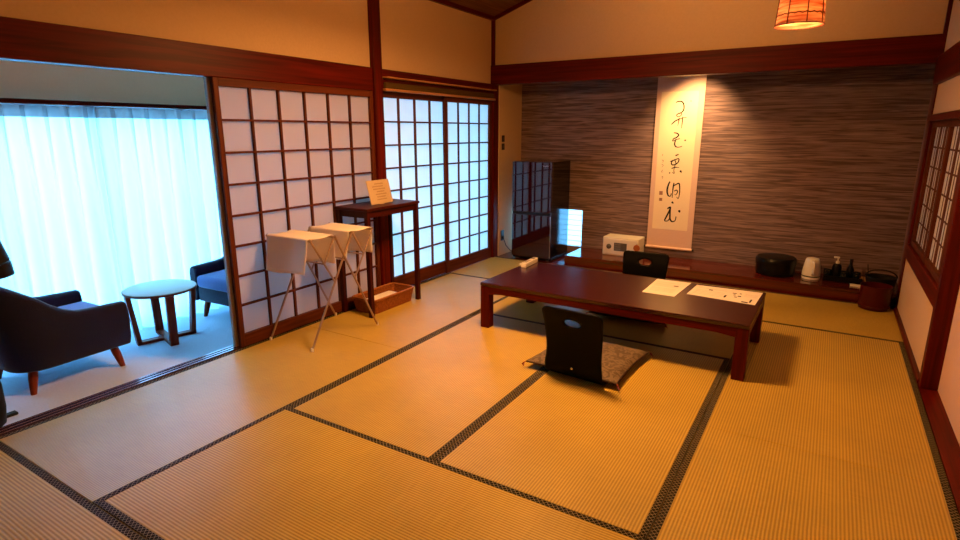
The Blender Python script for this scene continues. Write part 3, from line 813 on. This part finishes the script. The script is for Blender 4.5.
# ------------------------------------------------------------------ alcove: scroll
r = empty('hanging_scroll', (.913, 4.40, .17), 'tall hanging scroll with black cursive calligraphy on the alcove wall', 'scroll')
def SP(u, v, d): return (u - .913, -d, v - .17)
ST = [(0.012, [(0.872, 1.721), (0.897, 1.732), (0.93, 1.729), (0.951, 1.703), (0.957, 1.655), (0.938, 1.623), (0.901, 1.608), (0.889, 1.592), (0.912, 1.579), (0.94, 1.601), (0.925, 1.623)]), (0.011, [(0.844, 1.502), (0.874, 1.533), (0.905, 1.55), (0.949, 1.566), (0.991, 1.573)]), (0.009, [(0.917, 1.569), (0.916, 1.53), (0.909, 1.489)]), (0.01, [(0.951, 1.579), (0.951, 1.517), (0.949, 1.463)]), (0.008, [(1.02, 1.738), (1.02, 1.725)]), (0.012, [(0.877, 1.421), (0.91, 1.413), (0.926, 1.395), (0.906, 1.372), (0.877, 1.357), (0.871, 1.335), (0.907, 1.35), (0.94, 1.361)]), (0.012, [(0.903, 1.357), (0.892, 1.312), (0.902, 1.282), (0.932, 1.273), (0.969, 1.283)]), (0.016, [(0.991, 1.348), (0.999, 1.337)]), (0.012, [(0.91, 1.186), (0.944, 1.201)]), (0.011, [(0.861, 1.124), (0.901, 1.142), (0.946, 1.155), (0.944, 1.122), (0.917, 1.096), (0.884, 1.091), (0.874, 1.116), (0.901, 1.142), (0.92, 1.113), (0.911, 1.075), (0.906, 1.032), (0.912, 1.003), (0.891, 1.011)]), (0.015, [(0.861, 1.01), (0.87, 1.001)]), (0.018, [(0.97, 1.034), (0.986, 1.014)]), (0.01, [(0.879, 1.053), (0.922, 1.067), (0.957, 1.064)]), (0.016, [(0.875, 0.916), (0.859, 0.87), (0.853, 0.816), (0.867, 0.769), (0.891, 0.762), (0.899, 0.792)]), (0.013, [(0.918, 0.905), (0.912, 0.841), (0.911, 0.746)]), (0.012, [(0.91, 0.866), (0.942, 0.889), (0.97, 0.899), (0.981, 0.844), (0.982, 0.78), (0.973, 0.741), (0.957, 0.757)]), (0.01, [(0.927, 0.816), (0.947, 0.829), (0.961, 0.813), (0.947, 0.778), (0.933, 0.786)]), (0.02, [(0.911, 0.702), (0.929, 0.686)]), (0.016, [(0.87, 0.625), (0.9, 0.645), (0.893, 0.605), (0.867, 0.541), (0.851, 0.496), (0.884, 0.496), (0.903, 0.531)]), (0.016, [(0.901, 0.636), (0.902, 0.568), (0.908, 0.514), (0.931, 0.491), (0.96, 0.504), (0.967, 0.549)]), (0.022, [(0.991, 0.618), (1.003, 0.595)])]
SG = [(0.006, [(0.779, 1.198), (0.776, 1.181)]), (0.005, [(0.773, 1.139), (0.791, 1.131), (0.782, 1.109)]), (0.005, [(0.774, 1.092), (0.792, 1.084), (0.781, 1.062)]), (0.005, [(0.787, 1.037), (0.78, 1.011), (0.797, 1.016)]), (0.005, [(0.782, 0.959), (0.799, 0.964), (0.79, 0.934)])]
def sbx(u0, u1, v0, v1, d0, d1):
    return MB().box(u0 - .913, u1 - .913, -d1, -d0, v0 - .17, v1 - .17)
sbx(.674, 1.150, .20, 2.10, .012, .018).build('mount', MOUNT, r)
sbx(.722, 1.092, .40, 1.83, .018, .0195).build('paper_field', SCROLLP, r)
for w_, p in ST: MB().ribbon(p, w_ * 1.12, lambda u, v: SP(u, v, .0202)).build('brush_stroke', INK, r)
for w_, p in SG: MB().ribbon(p, w_, lambda u, v: SP(u, v, .0202)).build('signature_stroke', INKG, r)
sbx(.772, .808, .77, .81, .0197, .0203).build('seal', SEAL, r); sbx(.776, .808, .705, .737, .0197, .0203).build('seal', SEAL, r)
MB().tube([(-.245, -.022, .03), (.245, -.022, .03)], .014, 14).build('bottom_roller', MOUNT, r, smooth=True)
for s_ in (-1, 1): MB().tube([(s_ * .245, -.022, .03), (s_ * .262, -.022, .03)], .013, 14).build('roller_end', BLACKG, r, smooth=True)
MB().tube([(-.238, -.018, 1.93), (.238, -.018, 1.93)], .011, 12).build('top_rod', STANDW, r, smooth=True)

# ------------------------------------------------------------------ things on the ledge
LZ = .10
r = empty('safe', (.45, 4.27, LZ), 'small cream electronic safe box on the ledge left of the scroll', 'safe', math.radians(0))
MB().box(-.20, .20, -.115, .115, 0, .20, bev=.006, seg=2).build('body', CREAM, r)
q = MB().box(-.192, .192, -.122, -.113, .012, .186, bev=.004).build('door', plain('safe_white_door', (.86, .82, .74), .5), r)
MB().box(-.068, .075, -.126, -.121, .055, .145, bev=.002).build('keypad', GREYP, q)
m = MB()
for i in range(4):
    for j_ in range(3): m.box(-.058 + i * .017, -.046 + i * .017, -.1285, -.1255, .066 + j_ * .026, .084 + j_ * .026)
m.build('keys', plain('key_grey', (.45, .42, .38), .5), q)
MB().lathe([(.028, 0), (.028, .008), (.022, .012), (.016, .024), (.012, .026)], 24).xf(Matrix.Translation((-.125, -.122, .098)) @ Matrix.Rotation(PI / 2, 4, 'X')).build('knob', GREYP, q, smooth=True)
r = empty('key_tag', (.636, 4.14, LZ + .135), 'round brown key tag hanging on the right of the safe door', 'key tag')
MB().lathe([(.034, 0), (.036, .003), (.036, .006), (.034, .009)], 24).xf(Matrix.Translation((0, .0, -.025)) @ Matrix.Rotation(PI / 2, 4, 'X')).build('tag_disc', plain('tag_brown', (.62, .34, .14), .5), r, smooth=True)
MB().tube([(0, .009, .018), (0, -.003, .02), (0, -.004, .005)], .003, 6).build('key_ring', CHROME, r, smooth=True)

r = empty('lacquer_box', (1.975, 4.16, LZ), 'round black lidded lacquer box on the ledge right of the scroll', 'box')
MB().lathe([(.150, 0), (.166, .01), (.172, .06), (.172, .10)], 40).build('box_body', BLACKG, r, smooth=True)
MB().lathe([(.176, .10), (.178, .11), (.176, .15), (.164, .168), (.13, .176), (.02, .178)], 40).build('lid', BLACKG, r, smooth=True)

r = empty('electric_kettle', (2.277, 4.15, LZ), 'white electric kettle with a dark base band on the ledge', 'kettle', math.radians(100))
MB().lathe([(.076, 0), (.078, .014), (.076, .018)], 32).build('power_base', WHITEP, r, smooth=True)
MB().lathe([(.073, .018), (.073, .030)], 32).build('dark_band', BLACKM, r, smooth=True)
MB().lathe([(.076, .030), (.075, .06), (.066, .13), (.058, .172), (.055, .178)], 32).build('jug', WHITEP, r, smooth=True)
MB().lathe([(.054, .178), (.052, .186), (.03, .190)], 32).build('lid', WHITEP, r, smooth=True)
m = MB(); m.rings([[(.05, -.022, .150), (.05, .022, .150), (.05, .0, .11)], [(.078, -.007, .180), (.078, .007, .180), (.075, 0, .165)]]); m.build('spout', WHITEP, r)
MB().box(.030, .048, -.012, .012, .176, .1915, bev=.003).build('spout_flap', TAN, r)
MB().tube([(-.055, 0, .168), (-.10, 0, .165), (-.112, 0, .13), (-.105, 0, .07), (-.073, 0, .05)], .011, 10).build('handle', WHITEP, r, smooth=True)

r = empty('serving_tray', (2.525, 4.20, LZ), 'black tray holding the bottles beside the kettle on the ledge', 'tray')
m = MB(); m.box(-.15, .15, -.10, .10, 0, .010, bev=.003)
m.box(-.15, .15, -.10, -.088, .010, .05); m.box(-.15, .15, .088, .10, .010, .05); m.box(-.15, -.138, -.088, .088, .010, .05); m.box(.138, .15, -.088, .088, .010, .05)
m.build('tray_body', BLACKG, r)
r = empty('pump_bottle', (2.475, 4.20, LZ + .010), 'black pump bottle with a white pump head on the ledge tray', 'bottle')
MB().lathe([(.036, 0), (.038, .01), (.038, .115), (.030, .135), (.014, .143)], 24).build('bottle_body', BLACKG, r, smooth=True)
m = MB(); m.lathe([(.015, .143), (.015, .165), (.006, .168), (.006, .19)], 16); m.box(-.034, .012, -.009, .009, .19, .205, bev=.003); m.build('pump_head', WHITEP, r, smooth=True)
r = empty('sauce_bottle', (2.58, 4.22, LZ + .010), 'slim dark bottle with a narrow neck on the ledge tray', 'bottle')
MB().lathe([(.028, 0), (.030, .008), (.030, .095), (.013, .135), (.012, .165)], 24).build('bottle_body', BLACKG, r, smooth=True)
MB().lathe([(.0135, .165), (.0135, .190), (.012, .192)], 16).build('cap', BLACKM, r, smooth=True)
GLS = plain('dark_glass', (.10, .12, .13), .05, .8)
r0 = empty('tea_cup', (2.405, 4.175, LZ + .010), 'dark cup on the left end of the ledge tray', 'cup')
MB().lathe([(.024, 0), (.030, .01), (.033, .085), (.030, .085), (.026, .012)], 24).build('cup_body', GLS, r0, smooth=True)
dup(r0, (2.535, 4.145, LZ + .010), 0, 'dark cup between the pump bottle and the slim bottle on the tray')
dup(r0, (2.632, 4.165, LZ + .010), 0, 'dark cup on the right end of the ledge tray')
o = MB().box(-.045, .045, -.03, .03, 0, .012, bev=.002).build('name_card', SHEETP, None, (2.63, 4.02, LZ)); tag(o, 'small white card lying on the ledge right of the tray', 'card')
o = MB().box(-.05, .05, -.035, .035, 0, .055, bev=.003).build('tissue_box', TAN, None, (2.70, 4.18, LZ)); tag(o, 'small tan cardboard box on the ledge behind the red bucket', 'box')
r = empty('handled_basket', (2.80, 4.00, LZ), 'black basket with an arched handle at the right end of the ledge', 'basket')
MB().lathe([(.085, 0), (.10, .02), (.112, .10), (.116, .115), (.108, .118), (.09, .025)], 32).build('bowl', BLACKM, r, smooth=True)
MB().tube([(.113 * math.cos(PI * i / 14), .0, .112 + .062 * math.sin(PI * i / 14)) for i in range(15)], .006, 8).build('handle', BLACKM, r, smooth=True)
MB().tube([(-.09, .05, .10), (-.105, .055, .20)], .004, 6).build('stick', BLACKM, r, smooth=True)
r = empty('waste_bucket', (2.755, 3.71, 0), 'dark red lacquer bucket on the tatami at the right end of the ledge', 'bucket')
MB().lathe([(.098, 0), (.106, .006), (.106, .03), (.108, .036), (.110, .190), (.113, .200), (.107, .200), (.101, .05), (.09, .02)], 36).build('bucket_body', RED, r, smooth=True)
MB().tube([(.110 * math.cos(2 * PI * i / 36), .110 * math.sin(2 * PI * i / 36), .03) for i in range(36)], .006, 8, closed=True).build('foot_band', RED, r, smooth=True)

# ------------------------------------------------------------------ lamps
WARM = (1.0, .45, .13)
LX, LY, LZ0 = 2.06, 2.02, 2.005
r = empty('pendant_lamp', (LX, LY, LZ0), 'brown veneer pendant lamp hanging at the upper right', 'lamp')
def bamboo():
    m = bpy.data.materials.new('veneer_shade'); m.use_nodes = True; nt = m.node_tree
    nt.nodes.remove(nt.nodes['Principled BSDF']); out = nt.nodes['Material Output']
    tc = nt.nodes.new('ShaderNodeTexCoord'); mp = nt.nodes.new('ShaderNodeMapping'); mp.inputs['Scale'].default_value = (6, 6, 75)
    n = nt.nodes.new('ShaderNodeTexNoise'); n.inputs['Scale'].default_value = 1; n.inputs['Detail'].default_value = 4
    rp = nt.nodes.new('ShaderNodeValToRGB'); rp.color_ramp.elements[0].position = .38; rp.color_ramp.elements[1].position = .66
    rp.color_ramp.elements[0].color = lin((.66, .42, .32)); rp.color_ramp.elements[1].color = lin((.96, .84, .70))
    nt.links.new(tc.outputs['Object'], mp.inputs['Vector']); nt.links.new(mp.outputs['Vector'], n.inputs['Vector']); nt.links.new(n.outputs['Fac'], rp.inputs['Fac'])
    d = nt.nodes.new('ShaderNodeBsdfDiffuse'); t = nt.nodes.new('ShaderNodeBsdfTranslucent'); x = nt.nodes.new('ShaderNodeMixShader'); x.inputs['Fac'].default_value = .45
    for q in (d, t): nt.links.new(rp.outputs['Color'], q.inputs['Color'])
    nt.links.new(d.outputs[0], x.inputs[1]); nt.links.new(t.outputs[0], x.inputs[2]); nt.links.new(x.outputs[0], out.inputs['Surface'])
    return m
SHADE = bamboo()
prof = [(.124, 0), (.121, .02), (.112, .16), (.104, .30)]
MB().lathe(prof, 40, cap0=False, cap1=False).build('lamp_shade', SHADE, r, smooth=True, solid=.002)
RIBW = plain('shade_rib', (.38, .13, .06), .5)
for z, rad in ((.002, .125), (.055, .1195), (.30, .105)):
    MB().tube([(rad * math.cos(2 * PI * i / 40), rad * math.sin(2 * PI * i / 40), z + (.004 * math.sin(3 * i) if z == .055 else 0)) for i in range(40)], .003, 8, closed=True).build('shade_ring', RIBW, r, smooth=True)
for k in range(8):
    a = 2 * PI * k / 8 + .35
    MB().tube([(.125 * math.cos(a), .125 * math.sin(a), 0), (.1055 * math.cos(a), .1055 * math.sin(a), .30)], .0032, 6).build('shade_rib', RIBW, r, smooth=True)
zt = ceil_z(LX) - LZ0
MB().tube([(0, 0, .20), (0, 0, zt)], .004, 8).build('cord', BLACKM, r, smooth=True)
m = MB(); 
for k in range(3):
    a = 2 * PI * k / 3; m.tube([(0, 0, .285), (.105 * math.cos(a), .105 * math.sin(a), .298)], .0025, 6)
m.build('spider', RIBW, r)
MB().lathe([(.018, .16), (.020, .18), (.018, .22)], 16).build('socket', BLACKM, r, smooth=True)
MB().lathe([(.006, .085), (.022, .095), (.030, .118), (.024, .145), (.014, .16)], 20).build('bulb', glow('bulb_glow', WARM, 30), r, smooth=True)
# a second, larger paper lamp hangs further left, above the frame
r = empty('paper_pendant_lamp', (.70, 1.20, 2.22), 'square paper pendant lamp hanging above the frame over the centre of the room', 'lamp')
MB().box(-.2, .2, -.2, .2, 0, .012).build('diffuser', glow('lamp_diffuser', WARM, 190), r)
m = MB(); m.box(-.215, .215, -.215, -.20, 0, .16); m.box(-.215, .215, .20, .215, 0, .16); m.box(-.215, -.20, -.2, .2, 0, .16); m.box(.20, .215, -.2, .2, 0, .16)
m.build('paper_sides', glow('lamp_side_paper', WARM, 27), r)
MB().tube([(0, 0, .01), (0, 0, ceil_z(.70) - 2.22)], .005, 8).build('cord', BLACKM, r, smooth=True)
# ceiling spot of the alcove, hidden above the beam
r = empty('ceiling_spotlight', (1.15, 3.98, 2.22), 'recessed spotlight in the alcove ceiling above the scroll', 'spotlight')
MB().lathe([(.04, 0), (.045, -.05), (.038, -.05), (.035, 0)], 24, cap0=False, cap1=False).build('collar', CHROME, r, smooth=True)

r = empty('added_wall_spot', (1.30, 1.95, ceil_z(1.30) - .002), 'small ceiling spotlight added above the frame to brighten the upper back wall', 'spotlight')  # added fixture, not a known lamp of the room; lifts the upper back wall
MB().lathe([(.035, 0), (.035, -.03), (.012, -.035)], 20).build('base', CHROME, r, smooth=True)
MB().tube([(0, 0, -.03), (0, 0, -.09)], .008).build('stem', CHROME, r, smooth=True)
MB().tube([(0, -.05, -.085), (0, .06, -.118)], .036, 20, .042).build('head', CHROME, r, smooth=True)
def lamp(name, typ, loc, power, color, **k):
    d = bpy.data.lights.new(name, typ); d.energy = power; d.color = color
    for a, v in k.items(): setattr(d, a, v)
    o = bpy.data.objects.new(name, d); COL.objects.link(o); o.location = loc
    return o
lamp('pendant_bulb_light', 'POINT', (LX, LY, LZ0 + .11), 95, WARM, shadow_soft_size=.03)
sp = lamp('scroll_spot_light', 'SPOT', (1.15, 3.98, 2.155), 170, (1.0, .56, .23), shadow_soft_size=.03, spot_size=math.radians(92), spot_blend=1)
sp.rotation_euler = Vector((-.10, .40, -1.15)).to_track_quat('-Z', 'Y').to_euler()

wl = lamp('added_wall_spot_light', 'SPOT', (1.30, 2.035, ceil_z(1.30) - .126), 70, WARM, shadow_soft_size=.04, spot_size=math.radians(100), spot_blend=1)  # beam of the added fixture, brightens the plaster above the beam
wl.rotation_euler = (math.radians(90 - 8), 0, 0)

# ------------------------------------------------------------------ sky, camera
w = bpy.data.worlds.new('sky'); S.world = w; w.use_nodes = True
bg = w.node_tree.nodes['Background']; bg.inputs['Color'].default_value = (.155, .55, 1.0, 1); bg.inputs['Strength'].default_value = 12.5

cam = bpy.data.cameras.new('camera'); co = bpy.data.objects.new('camera', cam); COL.objects.link(co); S.camera = co
yaw, pitch, roll, f = .551503, .2410414, -.0010118, 562.0677
cy, sy = math.cos(yaw), math.sin(yaw)
F = Vector((-sy * math.cos(pitch), cy * math.cos(pitch), -math.sin(pitch)))
R0 = Vector((cy, sy, 0)); U0 = R0.cross(F)
R1 = math.cos(roll) * R0 + math.sin(roll) * U0; U1 = math.cos(roll) * U0 - math.sin(roll) * R0
M = Matrix.Identity(4)
for i in range(3): M[i][0], M[i][1], M[i][2] = R1[i], U1[i], -F[i]
M.translation = Vector((2.31108, -1.80845, 1.43054))
co.matrix_world = M
cam.sensor_width = 36; cam.sensor_fit = 'HORIZONTAL'; cam.lens = 36 * f / 960; cam.clip_start = .02
S.view_settings.view_transform = 'Standard'; S.view_settings.look = 'None'; S.view_settings.exposure = 0; S.view_settings.gamma = 1
S.view_settings.use_curve_mapping = False
